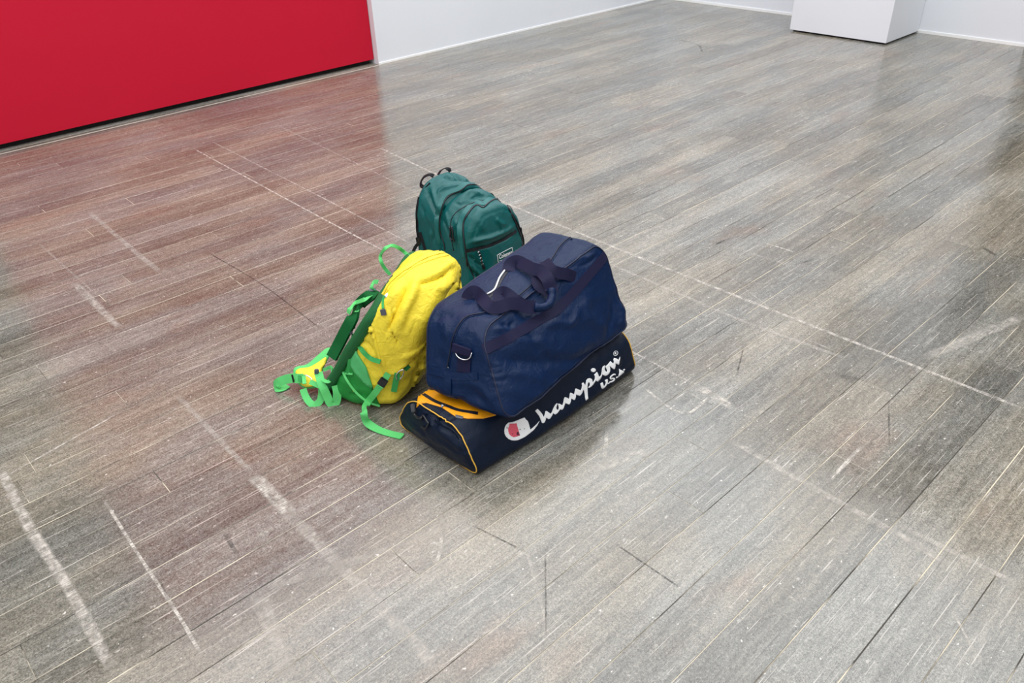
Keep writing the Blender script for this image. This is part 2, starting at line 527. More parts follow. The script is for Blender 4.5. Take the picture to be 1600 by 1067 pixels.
# ------------------------------------------------------------ soft body (bag) builder
class Body:
    """outline swept along one axis of a bent box ("cage"), then folded and creased"""

    def __init__(s, cage, hw, hd, hh, axis='d', Rt=.08, Rb=.05, fil=.02, n_out=220, n_len=70, n_cap=26,
                 taper=None, bulge=(0, 0), side_bulge=0.0):
        # cage order: back-left, front-left, front-right, back-right (bottom), then the same for the top
        s.c = np.array(cage, float); s.h = (hw, hd, hh); s.axis = axis
        A, B = (hw, hh) if axis == 'd' else (hd, hh)
        LEN = hd if axis == 'd' else hw
        # outline, counter-clockwise from bottom middle
        pts = []
        def arc(cx, cy, r, a0, a1, n=24):
            for i in range(n + 1):
                a = a0 + (a1 - a0) * i / n
                pts.append((cx + r * math.cos(a), cy + r * math.sin(a)))
        pts.append((0, -B)); arc(A - Rb, -B + Rb, Rb, -math.pi / 2, 0)
        arc(A - Rt, B - Rt, Rt, 0, math.pi / 2); arc(-A + Rt, B - Rt, Rt, math.pi / 2, math.pi)
        arc(-A + Rb, -B + Rb, Rb, math.pi, 1.5 * math.pi); pts.append((0, -B))
        P = np.array(pts); seg = np.linalg.norm(np.diff(P, axis=0), axis=1); cs = np.concatenate([[0], np.cumsum(seg)])
        u = np.linspace(0, cs[-1], n_out, endpoint=False)
        s.out = np.stack([np.interp(u, cs, P[:, 0]), np.interp(u, cs, P[:, 1])], 1)
        s.A, s.B, s.LEN, s.fil, s.taper, s.bulge, s.sb = A, B, LEN, fil, taper, bulge, side_bulge
        rings = []     # (scale-in distance kind, depth)
        ks = []
        for i in range(n_cap): ks.append(('cap', -1, (i + .02) / n_cap))
        for i in range(7): ks.append(('fil', -1, i / 6))
        for i in range(1, n_len): ks.append(('side', -1 + 2 * i / n_len, 0))
        for i in range(7): ks.append(('fil', 1, 1 - i / 6))
        for i in range(n_cap): ks.append(('cap', 1, 1 - (i + .98) / n_cap if i < n_cap - 1 else .02 / n_cap))
        V = []
        for kk in ks: V.append(s.ring(kk))
        s.ks = ks; nr = len(ks); n = n_out
        V = np.concatenate(V)
        F = []
        for i in range(nr - 1):
            for j in range(n):
                j2 = (j + 1) % n
                F.append((i * n + j, i * n + j2, (i + 1) * n + j2, (i + 1) * n + j))
        F.append(tuple(range(n))[::-1]); F.append(tuple((nr - 1) * n + j for j in range(n)))
        s.local = V
        s.V = s.map(V); s.F = F
        cen = s.V.mean(0)
        s.fix()
        s.rebuild()

    def fix(s):
        N = s.normals()
        if ((s.V - s.V.mean(0)) * N).sum(1).mean() < 0:
            s.F = [f[::-1] for f in s.F]

    def ring(s, kk):
        kind, a, b = kk
        o = s.out; fil = s.fil
        insc = lambda d: np.stack([o[:, 0] * (1 - d / s.A), o[:, 1] * (1 - d / s.B)], 1)
        if kind == 'cap':
            q = insc(fil) * b ** 0.9
            bl = s.bulge[0 if a < 0 else 1]
            r2 = np.clip(1 - (np.abs(q[:, 0]) / s.A) ** 2.2, 0, 1) * np.clip(1 - (np.abs(q[:, 1]) / s.B) ** 2.2, 0, 1)
            d = a * (s.LEN + bl * r2)
        elif kind == 'fil':
            th = b * math.pi / 2
            q = insc(fil * (1 - math.sin(th)))
            d = a * (s.LEN - fil + fil * math.cos(th)) * np.ones(len(o))
        else:
            q = o.copy()
            d = a * (s.LEN - fil) * np.ones(len(o))
            bb = s.sb * (1 - a * a)
            q = q * np.array([1 + bb / s.A, 1 + bb / s.B])
        if s.taper:
            q = s.taper(q, d / s.LEN)
        if s.axis == 'd': return np.stack([q[:, 0], d, q[:, 1]], 1)
        return np.stack([d, -q[:, 0], q[:, 1]], 1)

    def map(s, L):
        L = np.atleast_2d(L)
        a = (L[:, 0] / s.h[0] + 1) / 2; b = (L[:, 1] / s.h[1] + 1) / 2; c = (L[:, 2] / s.h[2] + 1) / 2
        a, b, c = a[:, None], b[:, None], c[:, None]        # b: 0 = back, 1 = front
        C = s.c
        bot = (1 - b) * ((1 - a) * C[0] + a * C[3]) + b * ((1 - a) * C[1] + a * C[2])
        top = (1 - b) * ((1 - a) * C[4] + a * C[7]) + b * ((1 - a) * C[5] + a * C[6])
        return (1 - c) * bot + c * top

    def normals(s):
        Fq = np.array([f for f in s.F if len(f) == 4])
        V = s.V
        fn = np.cross(V[Fq[:, 2]] - V[Fq[:, 0]], V[Fq[:, 3]] - V[Fq[:, 1]])
        N = np.zeros_like(V)
        for i in range(4): np.add.at(N, Fq[:, i], fn)
        l = np.linalg.norm(N, axis=1, keepdims=True); l[l == 0] = 1
        return N / l

    def rebuild(s):
        s.bvh = BVHTree.FromPolygons([Vector(v) for v in s.V.tolist()], s.F, all_triangles=False)
        s.cen = s.V.mean(0)

    def hit(s, x, y):
        d = ray(x, y)
        r = s.bvh.ray_cast(Vector(CAMP), Vector(d))
        if r[0] is not None: return np.array(r[0]), np.array(r[1])
        t = np.linalg.norm(s.cen - CAMP); p = CAMP + d * t; q = n = None
        for _ in range(8):
            q, n, _i, _d = s.bvh.find_nearest(Vector(p)); q = np.array(q)
            t = float((q - CAMP) @ d); p = CAMP + d * t
        return q, np.array(n)

    def at(s, x, y, lift=0.0):
        """surface point seen at x,y, moved lift metres off the surface along the line of sight"""
        q, n = s.hit(x, y); d = ray(x, y)
        q = CAMP + d * float((q - CAMP) @ d)
        return q - d * lift, n

    def displace(s, D):
        s.V = s.V + s.normals() * D[:, None]

    def wrinkle(s, amp, scale, stretch=(1, 1, 1), seed=0, ridged=True, mask=None):
        D = np.zeros(len(s.V)); st = np.array(stretch) * scale
        for i, v in enumerate(s.V):
            p = Vector(v * st + seed)
            if ridged:
                n = noise.noise(p) ; n2 = noise.noise(p * 2.1 + Vector((5, 3, 1)))
                D[i] = (0.5 - abs(n) * 2.2) + 0.45 * (0.5 - abs(n2) * 2.2)
            else:
                D[i] = noise.noise(p) + .5 * noise.noise(p * 2.3)
        if mask is not None: D *= mask(s)
        D -= D.mean()
        D[s.V[:, 2] < 0.012] *= 0.1
        s.displace(D * amp)

    def folds(s, L, gain=1.0, wg=1.0):
        """L: (pixel polyline, amp m (+ridge, -valley), width m, sharp?)"""
        D = np.zeros(len(s.V))
        for f in L:
            pts, amp, wd = f[:3]; amp *= gain; wd *= wg; sharp = len(f) > 3
            W = []
            pp = catmull([np.array(q, float) for q in pts], 5)
            for q in pp: W.append(s.hit(q[0], q[1])[0])
            best = np.full(len(s.V), 1e9); tt = np.zeros(len(s.V)); n = len(W) - 1
            for i in range(n):
                a, b = W[i], W[i + 1]; ba = b - a; L2 = max(ba @ ba, 1e-10)
                h = np.clip(((s.V - a) @ ba) / L2, 0, 1)
                d = np.linalg.norm(s.V - a - h[:, None] * ba, axis=1)
                m = d < best; best[m] = d[m]; tt[m] = (i + h[m]) / n
            tp = np.clip(np.sin(np.pi * np.clip(tt, 0.04, .96)) * 1.6, 0, 1)
            prof = np.exp(-best / wd) if sharp else np.exp(-(best / wd) ** 2)
            D += amp * prof * tp
        s.displace(D); s.rebuild()

    def clamp_floor(s, z=0.0015):
        s.V[:, 2] = np.maximum(s.V[:, 2], z)

    def build(s, name, mat, parent, label=None):
        s.clamp_floor(); s.rebuild()
        o = mesh_obj(name, s.V, s.F, mat, parent)
        if label: o['label'] = label
        return o

    def ringpts(s, kk, lift=0.0, i0=0, i1=None):
        L = s.ring(kk)[i0:i1]
        return s.snap(s.map(L), lift)

    def snap(s, P, lift=0.0):
        out = []
        for p in P:
            q, n, _a, _b = s.bvh.find_nearest(Vector(p)); out.append(np.array(q) + np.array(n) * lift)
        return out


def px_line(body, pts, step=4, lift=0.001):
    pp = catmull([np.array(q, float) for q in pts], step)
    P, N = [], []
    for q in pp:
        c, n = body.hit(q[0], q[1]); P.append(c + n * lift); N.append(n)
    return P, N


def cord(name, body, pts, r, mat, parent, lift=0.0, label=None, flat=1.0):
    P, N = px_line(body, pts, 4, lift)
    return tube(name, P, r, mat, parent, 6, flat=flat, label=label)


def band(name, body, pts, width, mat, parent, lift=0.0015, thick=0.0016, label=None):
    P, N = px_line(body, pts, 6, lift)
    # smooth the normals a little so the webbing lies flat
    N = [nrm(sum(N[max(0, i - 2):i + 3])) for i in range(len(N))]
    return ribbon(name, P, N, width, mat, parent, thick, 0.01, label)


def patch(name, body, poly, mat, parent, lift=0.001, thick=0.001, res=3.0, label=None, smooth=True, curve=False):
    """thin panel of cloth or print lying on the body, outline given in photograph pixels"""
    if curve:
        c = catmull([np.array(q, float) for q in poly + [poly[0]]], res)
        poly = [tuple(q) for q in c[:-1]]
    else:
        out = []
        for i in range(len(poly)):
            a = np.array(poly[i], float); b = np.array(poly[(i + 1) % len(poly)], float)
            n = max(1, int(np.linalg.norm(b - a) / res))
            for k in range(n): out.append(tuple(a + (b - a) * k / n))
        poly = out
    nb = len(poly)
    A = np.array(poly); x0, y0 = A.min(0); x1, y1 = A.max(0)
    pts = [Vector((float(a), float(b))) for a, b in poly]
    yy = y0 + res * .5
    while yy < y1:
        xx = x0 + res * .5
        while xx < x1:
            # keep only points inside and a little away from the rim
            inside = False; j = nb - 1; dmin = 1e9
            for i in range(nb):
                xi, yi = poly[i]; xj, yj = poly[j]
                if (yi > yy) != (yj > yy) and xx < (xj - xi) * (yy - yi) / (yj - yi) + xi: inside = not inside
                dmin = min(dmin, (xi - xx) ** 2 + (yi - yy) ** 2); j = i
            if inside and dmin > (res * .45) ** 2: pts.append(Vector((float(xx), float(yy))))
            xx += res
        yy += res
    edges = [(i, (i + 1) % nb) for i in range(nb)]
    V2, E2, F2, *_ = delaunay_2d_cdt(pts, edges, [], 1, 1e-5)
    P, N = [], []
    for v in V2:
        c, n = body.hit(v.x, v.y); P.append(c); N.append(n)
    P = np.array(P); N = np.array(N)
    top = P + N * (lift + thick); bot = P + N * (lift * .2)
    n = len(P)
    F = []
    cnt = {}
    for f in F2:
        f = list(f)
        a, b, c = top[f[0]], top[f[1]], top[f[2]]
        if np.dot(np.cross(b - a, c - a), N[f[0]]) < 0: f = f[::-1]
        F.append(tuple(f))
        for i in range(len(f)):
            e = (f[i], f[(i + 1) % len(f)]); cnt[e] = cnt.get(e, 0) + 1
    rim = [e for e in cnt if (e[1], e[0]) not in cnt]
    for a, b in rim: F.append((b, a, a + n, b + n))
    o = mesh_obj(name, list(top) + list(bot), F, mat, parent, smooth=smooth)
    if label: o['label'] = label
    return o


def stroke_poly(pts, w):
    pts = [np.array(p, float) for p in catmull([np.array(p, float) for p in pts], 1.0)]
    L, R = [], []
    for i, p in enumerate(pts):
        t = nrm(pts[min(i + 1, len(pts) - 1)] - pts[max(i - 1, 0)]); s_ = np.array([-t[1], t[0]])
        L.append(p + s_ * w / 2); R.append(p - s_ * w / 2)
    return [tuple(q) for q in L + R[::-1]]


# ============================================================ BAGS
m_navy = cloth('navy_nylon', srgb(0, 28, 64), rough=.42, crinkle=.7, spec=.22)
m_navyd = cloth('dark_navy_canvas', srgb(0, 17, 40), rough=.5, crinkle=.3, spec=.25)
m_navyweb = webbing('purple_navy_webbing', srgb(21, 21, 52))
m_pipe_navy = plain('navy_piping', srgb(9, 20, 52), .45)
m_zip_navy = plain('navy_zip', srgb(8, 14, 34), .5)
m_yelpipe = plain('yellow_piping', srgb(232, 180, 70), .5)
m_orange = cloth('orange_yellow_nylon', srgb(246, 164, 8), rough=.5, crinkle=.4)
m_white = plain('white_print', (.95, .96, .97), .45)
m_redp = plain('faded_red_print', srgb(232, 92, 112), .5)
m_blackpl = plain('black_plastic', (.012, .012, .016), .35)
m_blackweb = webbing('black_webbing', (.010, .010, .013))
m_greypl = plain('grey_plastic', srgb(88, 92, 104), .4)
m_silver = plain('silver_metal', (.75, .76, .78), .25, 1.0)
m_green = cloth('teal_green_nylon', srgb(0, 86, 86), rough=.42, crinkle=.5, spec=.4)
m_greenedge = cloth('teal_gusset_nylon', srgb(4, 96, 95), rough=.45, crinkle=.3)
m_yellow = cloth('bright_yellow_nylon', srgb(250, 224, 64), rough=.5, crinkle=1.0, spec=.3, cscale=34)
m_grass = cloth('deep_green_mesh', srgb(22, 138, 52), rough=.6, crinkle=.3)
m_leaf = cloth('pale_green_nylon', srgb(82, 186, 110), rough=.5, crinkle=.3)
m_limeweb = webbing('bright_green_webbing', srgb(98, 204, 116), .6)
m_midweb = webbing('mid_green_webbing', srgb(60, 160, 84), .6)
m_backgreen = cloth('dark_green_foam', srgb(20, 98, 48), rough=.7, crinkle=.3)  # dark green of the foam back panel
m_darkpad = webbing('dark_green_padding', srgb(16, 92, 44), .75)


def Z(ox, oy, s):
    return lambda *pts: [(ox + p[0] / s, oy + p[1] / s) + tuple(p[2:]) for p in pts]


def free(body, pts, rot=None):
    """points (x, y, lift) in front of the body; normals facing up and outwards"""
    P, N = [], []
    for q in pts:
        c, n = body.at(q[0], q[1], q[2]); P.append(c)
        nn = -ray(q[0], q[1]) * .9 + np.array([0, 0, .2]) + (np.array(q[3]) if len(q) > 3 else 0)
        N.append(nrm(nn))
    return P, N


# ---------------------------------------------------------------- lower duffel
duf = thing('duffel_bag', 'flat navy duffel with white script lettering and yellow piping, squashed under another bag', 'bag', (1.34, 1.45, 0))
Bd = Body([(.975, 1.64, 0), (1.0, 1.265, 0), (1.70, 1.285, 0), (1.70, 1.62, 0),
           (.985, 1.56, .143), (.985, 1.33, .148), (1.67, 1.305, .152), (1.70, 1.57, .145)],
          .35, .18, .085, axis='w', Rt=.070, Rb=.045, fil=.014, bulge=(.022, .015), side_bulge=.006)
c3 = Z(620, 600, 7.113)
Bd.wrinkle(.0035, 7, (1, 1, 1), 3, False)
Bd.wrinkle(.0016, 16, (1, 1, 1.6), 11, True)
Bd.folds([
    (c3((250, 300), (420, 420), (600, 520), (760, 700)), -.010, .022), (c3((420, 480), (560, 590), (740, 740)), .006, .014),
    (c3((440, 380), (560, 390), (640, 370)), -.004, .005), (c3((420, 640), (540, 680), (700, 800)), .004, .012),
    (c3((100, 420), (250, 520), (330, 600)), .004, .014), (c3((850, 740), (800, 780), (700, 780)), .003, .006),
    ([(790, 705), (850, 672), (930, 615)], .003, .02), ([(960, 525), (975, 560), (962, 590)], -.004, .008),
    ([(760, 690), (775, 705), (790, 712)], -.003, .01), ([(958, 560), (972, 575), (970, 585)], .003, .006)])
body = Bd.build('body', m_navyd, duf)
for sgn in (-1, 1):
    tube('piping', Bd.ringpts(('fil', sgn, .45), .0012), .0019, m_yelpipe, duf, 6, closed=True, label='thin yellow piping around the end panel')
patch('zip_panel', Bd, c3((222, 262), (238, 150), (300, 60), (600, 100), (1150, 250), (1100, 350), (960, 385), (790, 388), (650, 362), (500, 262), (330, 212), (260, 222)),
      m_orange, duf, .0012, .0012, 2.5, label='orange yellow panel along the zip')
band('zip', Bd, c3((300, 120), (430, 200), (560, 250), (700, 300), (900, 330)), .010, m_zip_navy, duf, .003)
chip('zip_pull', Bd.at(*c3((520, 238))[0], .006)[0], (1, .2, 0), (0, 0, 1), .018, .006, .003, m_silver, duf)
chip('strap_ring', Bd.at(*c3((505, 232))[0], .008)[0], (1, -.8, 0), (0, 0, 1), .008, .008, .006, m_silver, duf)
# small woven logo stub at the end of the orange panel
patch('woven_tag', Bd, c3((650, 345), (740, 368), (735, 392), (655, 378)), m_greypl, duf, .002, .001, 2, label='small grey woven tag')
# end loop with buckle
band('loop', Bd, c3((470, 420), (400, 400), (350, 400)), .030, m_navyd, duf, .004)
P = [Bd.at(*q, .010)[0] for q in c3((265, 395), (290, 350), (340, 420), (350, 440), (315, 495), (275, 470))]
tube('ring', P, .0028, m_blackpl, duf, 8, .006, closed=False)
P = [Bd.at(*q, .014)[0] for q in c3((280, 375), (240, 375), (205, 350), (190, 320))]
tube('snap_hook', P, .0038, m_blackpl, duf, 8, .006)
h = Bd.at(*c3((182, 268))[0], .016)[0]
chip('buckle', h, Bd.at(*c3((190, 330))[0], .014)[0] - Bd.at(*c3((175, 225))[0], .016)[0], (-.6, -.3, .7), .026, .013, .008, m_blackpl, duf)
# white thread edge at the base of the end panel
tube('seam', [Bd.at(*q, .002)[0] for q in c3((280, 630), (400, 715), (510, 803))], .0008, m_greypl, duf, 5)

# lettering traced as flat print on the curved side panel
ca = Z(830, 595, 15.24); cb = Z(890, 560, 15.25); cc = Z(920, 540, 15.24); ce_ = Z(780, 640, 17.79)
word = ca((90, 715), (145, 665), (205, 720), (260, 790), (298, 865), (318, 800), (335, 720), (360, 712), (410, 750), (460, 785), (490, 740),
          (530, 640), (570, 570), (610, 530), (628, 545), (605, 590), (592, 640), (605, 680), (625, 690), (645, 680), (655, 640), (648, 600),
          (638, 550), (660, 540), (700, 560), (742, 580), (760, 520), (775, 430), (800, 385), (850, 400), (895, 430), (910, 370), (912, 310),
          (935, 280), (975, 295), (1018, 322), (1035, 250), (1045, 195), (1065, 180), (1120, 205), (1180, 225))
word += cb((286, 700), (295, 640), (285, 595), (320, 570), (350, 610), (370, 640), (385, 580), (395, 520), (430, 480), (480, 468), (525, 490),
           (540, 530), (545, 570), (575, 540), (600, 480), (600, 420), (580, 385), (650, 320), (670, 360), (690, 420), (710, 435), (745, 400))
word += cc((305, 620), (310, 560), (330, 500), (378, 467), (383, 485), (372, 540), (378, 580), (400, 615), (428, 620), (430, 580), (400, 520),
           (395, 490), (440, 455), (510, 370), (540, 395), (580, 430), (595, 380), (580, 330), (600, 290), (660, 310), (710, 340), (725, 290),
           (738, 262), (738, 330), (720, 420), (710, 455), (680, 440), (630, 420), (635, 480), (620, 540), (600, 562), (560, 540), (490, 480),
           (505, 540), (505, 600), (480, 660), (430, 705), (385, 720), (350, 705), (320, 680), (300, 740), (265, 800), (210, 858), (185, 845), (163, 822))
word += cb((600, 560), (560, 620), (510, 670), (460, 700), (440, 690), (475, 650), (480, 610), (465, 565), (440, 570), (430, 620), (420, 700),
           (425, 800), (430, 880), (440, 955), (385, 1005), (370, 950), (360, 870), (345, 780), (330, 735), (300, 810), (270, 860), (235, 888), (200, 875))
word += ca((1100, 340), (1065, 320), (1055, 400), (1035, 455), (1010, 455), (950, 415), (935, 500), (915, 555), (890, 565), (850, 545),
           (812, 525), (790, 580), (765, 650), (735, 690), (680, 680), (650, 730), (610, 775), (570, 800), (545, 790), (520, 765), (490, 830),
           (450, 890), (415, 912), (380, 890), (355, 870), (340, 930), (315, 985), (280, 1008), (250, 995), (215, 900), (190, 840), (140, 775))
LT = dict(lift=.0007, thick=.0005, res=1.6, smooth=True)
patch('lettering', Bd, word, m_white, duf, label='white brush script lettering', **LT)
cx, cy = cb((563, 278))[0]
patch('lettering', Bd, [(cx + 3.9 * math.cos(a * .35), cy + 3.1 * math.sin(a * .35)) for a in range(18)], m_white, duf, **LT)
for poly in (cc((272, 905), (320, 870), (335, 900), (350, 955), (368, 962), (392, 925), (402, 880), (378, 820), (440, 792), (452, 830), (452, 870), (435, 920), (400, 970), (355, 1010), (315, 1028), (295, 1005)),
             stroke_poly(cc((448, 905), (492, 882)), 1.5),
             stroke_poly(cc((632, 692), (598, 682), (550, 712), (512, 755), (522, 792), (572, 778), (608, 790), (592, 825), (545, 855), (492, 865)), 2.1),
             stroke_poly(cc((645, 765), (688, 742)), 1.8),
             cc((715, 548), (765, 580), (835, 612), (835, 636), (770, 690), (700, 748), (700, 720), (722, 650)),
             stroke_poly(cc((822, 590), (852, 560)), 1.8)):
    patch('lettering', Bd, poly, m_white, duf, **LT)
cx, cy = cc((637, 182))[0]
ringp = [(cx + 3.3 * math.cos(a * .35) - .6 * math.sin(a * .35), cy + 3.5 * math.sin(a * .35)) for a in range(19)]
cord('lettering', Bd, ringp, .0009, m_white, duf, .0006)
for st in ([(cx - .9, cy + 1.5), (cx - .9, cy - 1.5)], [(cx - .9, cy - 1.4), (cx + 1.0, cy - .9), (cx - .7, cy)], [(cx - .5, cy), (cx + 1.1, cy + 1.5)]):
    patch('lettering', Bd, stroke_poly(st, .55), m_white, duf, lift=.0007, thick=.0005, res=.8)
patch('emblem', Bd, ce_((185, 425), (155, 490), (140, 580), (150, 670), (190, 750), (260, 815), (340, 850), (430, 858), (520, 845), (620, 800),
                        (720, 750), (850, 650), (960, 560), (1060, 430), (1115, 310), (1040, 400), (960, 475), (865, 555), (845, 500), (825, 420),
                        (800, 340), (770, 295), (740, 275), (700, 215), (560, 270), (420, 330), (250, 360)), m_white, duf, label='white C shaped emblem', **LT)
patch('emblem_fill', Bd, ce_((270, 440), (240, 520), (245, 600), (270, 680), (320, 730), (390, 762), (480, 745), (570, 715), (540, 620), (510, 510), (485, 440), (480, 380), (280, 390)),
      m_redp, duf, lift=.0014, thick=.0004, res=1.6, label='faded red field of the emblem')
for x, y, r_ in ((505, 650, 34), (360, 675, 14), (530, 695, 22), (570, 545, 15), (692, 528, 12), (490, 690, 22), (205, 495, 14), (215, 520, 10)):
    q = ce_((x, y))[0]; r_ /= 17.79
    patch('chipped_print', Bd, [(q[0] + r_ * math.cos(a), q[1] + r_ * math.sin(a) * (.7 + .3 * math.sin(a * 3))) for a in [i * .785 for i in range(8)]], m_navyd, duf, lift=.002, thick=.0003, res=1)

# ---------------------------------------------------------------- upper boston bag
nav = thing('travel_bag', 'plain navy nylon travel bag with webbing handles lying on top of the lettered duffel', 'bag', (1.36, 1.42, .16))
Bn = Body([(1.0, 1.50, .170), (1.075, 1.235, .164), (1.685, 1.32, .164), (1.66, 1.60, .170),
           (1.10, 1.585, .37), (1.13, 1.395, .372), (1.70, 1.46, .425), (1.65, 1.65, .425)],
          .31, .13, .13, axis='d', Rt=.055, Rb=.05, fil=.014, bulge=(.01, .022), side_bulge=.004, n_len=80, n_out=300, n_cap=40)
c2 = Z(620, 340, 4.0); c8 = Z(720, 380, 8.0)
Bn.wrinkle(.004, 5.5, (1, 1, 1), 8, False)
Bn.wrinkle(.0022, 11, (.8, 1, 1.2), 21, True)
Bn.folds([
    (c2((600, 880), (900, 900), (1150, 880), (1330, 780)), -.011, .020), (c2((900, 690), (1000, 655), (1090, 660), (1150, 560)), .007, .013),
    (c2((820, 700), (900, 840), (1000, 900)), -.005, .014), (c2((700, 720), (800, 780), (960, 760)), .005, .016),
    (c2((1180, 480), (1200, 620), (1330, 700)), .007, .018), (c2((1340, 480), (1350, 600), (1300, 760)), -.005, .012),
    (c2((1370, 520), (1420, 620), (1400, 720)), .009, .018),
    (c2((620, 1000), (760, 980), (900, 1010)), .004, .016), (c2((560, 1000), (640, 1020), (700, 1000)), -.003, .005),
    (c2((560, 960), (620, 975), (680, 960)), -.003, .005), (c2((560, 930), (600, 945), (640, 935)), -.002, .004),
    (c2((650, 660), (700, 680), (740, 640)), -.006, .007), (c2((600, 700), (680, 690), (720, 660)), .004, .008),
    (c2((720, 600), (850, 500), (960, 360)), -.020, .045), (c2((1120, 260), (1180, 250), (1230, 230)), .004, .007),
    (c2((1110, 300), (1180, 290), (1260, 230)), -.004, .006), (c2((1090, 130), (1150, 160), (1220, 160)), -.003, .008),
    (c2((880, 200), (960, 180), (1030, 150)), .003, .012),
    (c2((230, 640), (290, 610), (360, 620)), -.004, .010), (c2((250, 700), (300, 660), (300, 760)), .004, .012),
    (c2((420, 700), (500, 720), (520, 780)), .003, .012), (c2((240, 860), (300, 900), (330, 960)), -.003, .015),
    ([(700, 640), (740, 620), (780, 650)], -.006, .018), ([(690, 600), (740, 600), (775, 640)], .004, .012),
    ([(780, 600), (830, 620), (860, 610)], .005, .02), ([(830, 560), (880, 590), (930, 560)], -.005, .018),
    ([(770, 560), (765, 590), (778, 620)], -.004, .012)])
Bn.build('body', m_navy, nav)
for sgn in (1, -1):
    tube('piping', Bn.ringpts(('fil', sgn, .45), .0008), .0024, m_pipe_navy, nav, 6, closed=True)
# webbing across the front panel and its twin on the back panel
band('strap', Bn, c2((543, 825), (700, 748), (860, 655), (1000, 572), (1150, 415), (1305, 235)), .030, m_navyweb, nav, .0018)
# main zip
band('zip_tape', Bn, c2((1095, 118), (1030, 170), (960, 275), (880, 380), (780, 475), (660, 560), (540, 598), (440, 622), (385, 680), (352, 760), (332, 860), (320, 935)), .011, m_navy, nav, .0012, .001)
cord('zip', Bn, c2((1095, 118), (1030, 170), (960, 275), (880, 380), (780, 475), (660, 560), (540, 598), (440, 622), (385, 680), (352, 760), (332, 860), (320, 935)), .0016, m_zip_navy, nav, .003)
chip('zip_stop', Bn.at(*c2((320, 936))[0], .003)[0], (0, 0, 1), (-1, 0, 0), .004, .007, .002, m_silver, nav)
# pocket zip with white edge on the far top
band('pocket_zip', Bn, c8((600, 320), (530, 400), (470, 500), (420, 600), (330, 690)), .016, m_zip_navy, nav, .001, .001)
cord('pocket_edge', Bn, c8((550, 352), (492, 432), (462, 500), (430, 578), (390, 615), (332, 648)), .0026, m_white, nav, .004, label='white edge stripe of the pocket')
# end panel fittings
cn = Z(600, 480, 3.81)
band('end_band', Bn, cn((262, 372), (330, 388), (400, 408), (480, 412), (560, 408)), .022, m_navy, nav, .002, .0016)
band('end_tab', Bn, cn((383, 425), (383, 470), (382, 512)), .022, m_navy, nav, .0035, .0016)
band('ring_tab', Bn, c2((425, 880), (422, 920), (420, 965)), .042, m_navyweb, nav, .003, .0018)
patch('ring_flap', Bn, c2((362, 782), (470, 822), (468, 868), (358, 838)), m_navyweb, nav, .007, .005, 2)
P = [Bn.at(*q, l)[0] for q, l in zip(c2((366, 835), (375, 862), (400, 882), (430, 888), (456, 876), (468, 845)), (.008, .012, .013, .013, .012, .008))]
tube('d_ring', P, .0018, m_silver, nav, 8, .004, label='silver D ring')
# handles
def handle(name, pts, w_=.030, mat=m_navyweb):
    P, N = free(Bn, pts); return ribbon(name, P, N, w_, mat, nav, .0022, .005)
handle('handle', c8((80, 700, .002), (105, 640, .022), (160, 605, .034), (225, 640, .034, (-.5, .5, 0)), (290, 720, .028), (380, 800, .024), (480, 800, .026), (600, 760, .030), (720, 760, .034), (830, 800, .038), (930, 800, .040)), .036)
handle('handle', c8((530, 860, .002), (480, 760, .012), (470, 650, .024), (520, 605, .036, (-.5, .5, 0)), (600, 640, .040), (690, 710, .040), (800, 770, .040), (930, 790, .040)), .032)
handle('handle', c8((600, 350, .002), (615, 270, .016), (700, 225, .030), (800, 270, .036), (900, 320, .038), (1000, 350, .042), (1080, 440, .044), (1125, 560, .040), (1130, 600, .040)), .038)
handle('handle', c8((1430, 430, .002), (1330, 390, .014), (1220, 370, .024), (1130, 330, .032), (1040, 225, .036)), .036)
handle('handle', c8((1040, 225, .036), (1080, 330, .028), (1060, 420, .020), (940, 430, .014), (960, 530, .016), (1050, 590, .026), (1120, 620, .036)), .026)
P = [Bn.at(q[0], q[1], q[2])[0] for q in c8((1130, 575, .040), (1140, 640, .043), (1125, 720, .044), (1080, 780, .044), (1000, 805, .043), (920, 800, .040))]
tube('grip', P, lambda t: .0125 + .0012 * math.sin(t * 21) * math.sin(t * 9), m_navy, nav, 12, .005, label='padded fabric grip holding both handles')

# ---------------------------------------------------------------- green backpack
grn = thing('backpack', 'dark teal green backpack with black piping standing upright behind the other bags', 'backpack', (1.62, 2.05, 0))


def gtaper(q, t):
    t = np.broadcast_to(t, (len(q),))
    # three padded compartments, each a little smaller than the one behind
    s_ = np.where(t < -.05, 1.0 - .10 * ((t + .45) / .5) ** 2 * (t > -.45), np.where(t < .55, .94 - .10 * np.clip((t - .25) / .3, -1, 1) ** 2, .88))
    s_ = np.where(t < -.8, 1 - .6 * (-.8 - t), s_)
    h_ = np.where(q[:, 1] > 0, s_ - .02 * (t > .55), 1.0)
    return np.stack([q[:, 0] * (s_ * .5 + .5), q[:, 1] * h_], 1)


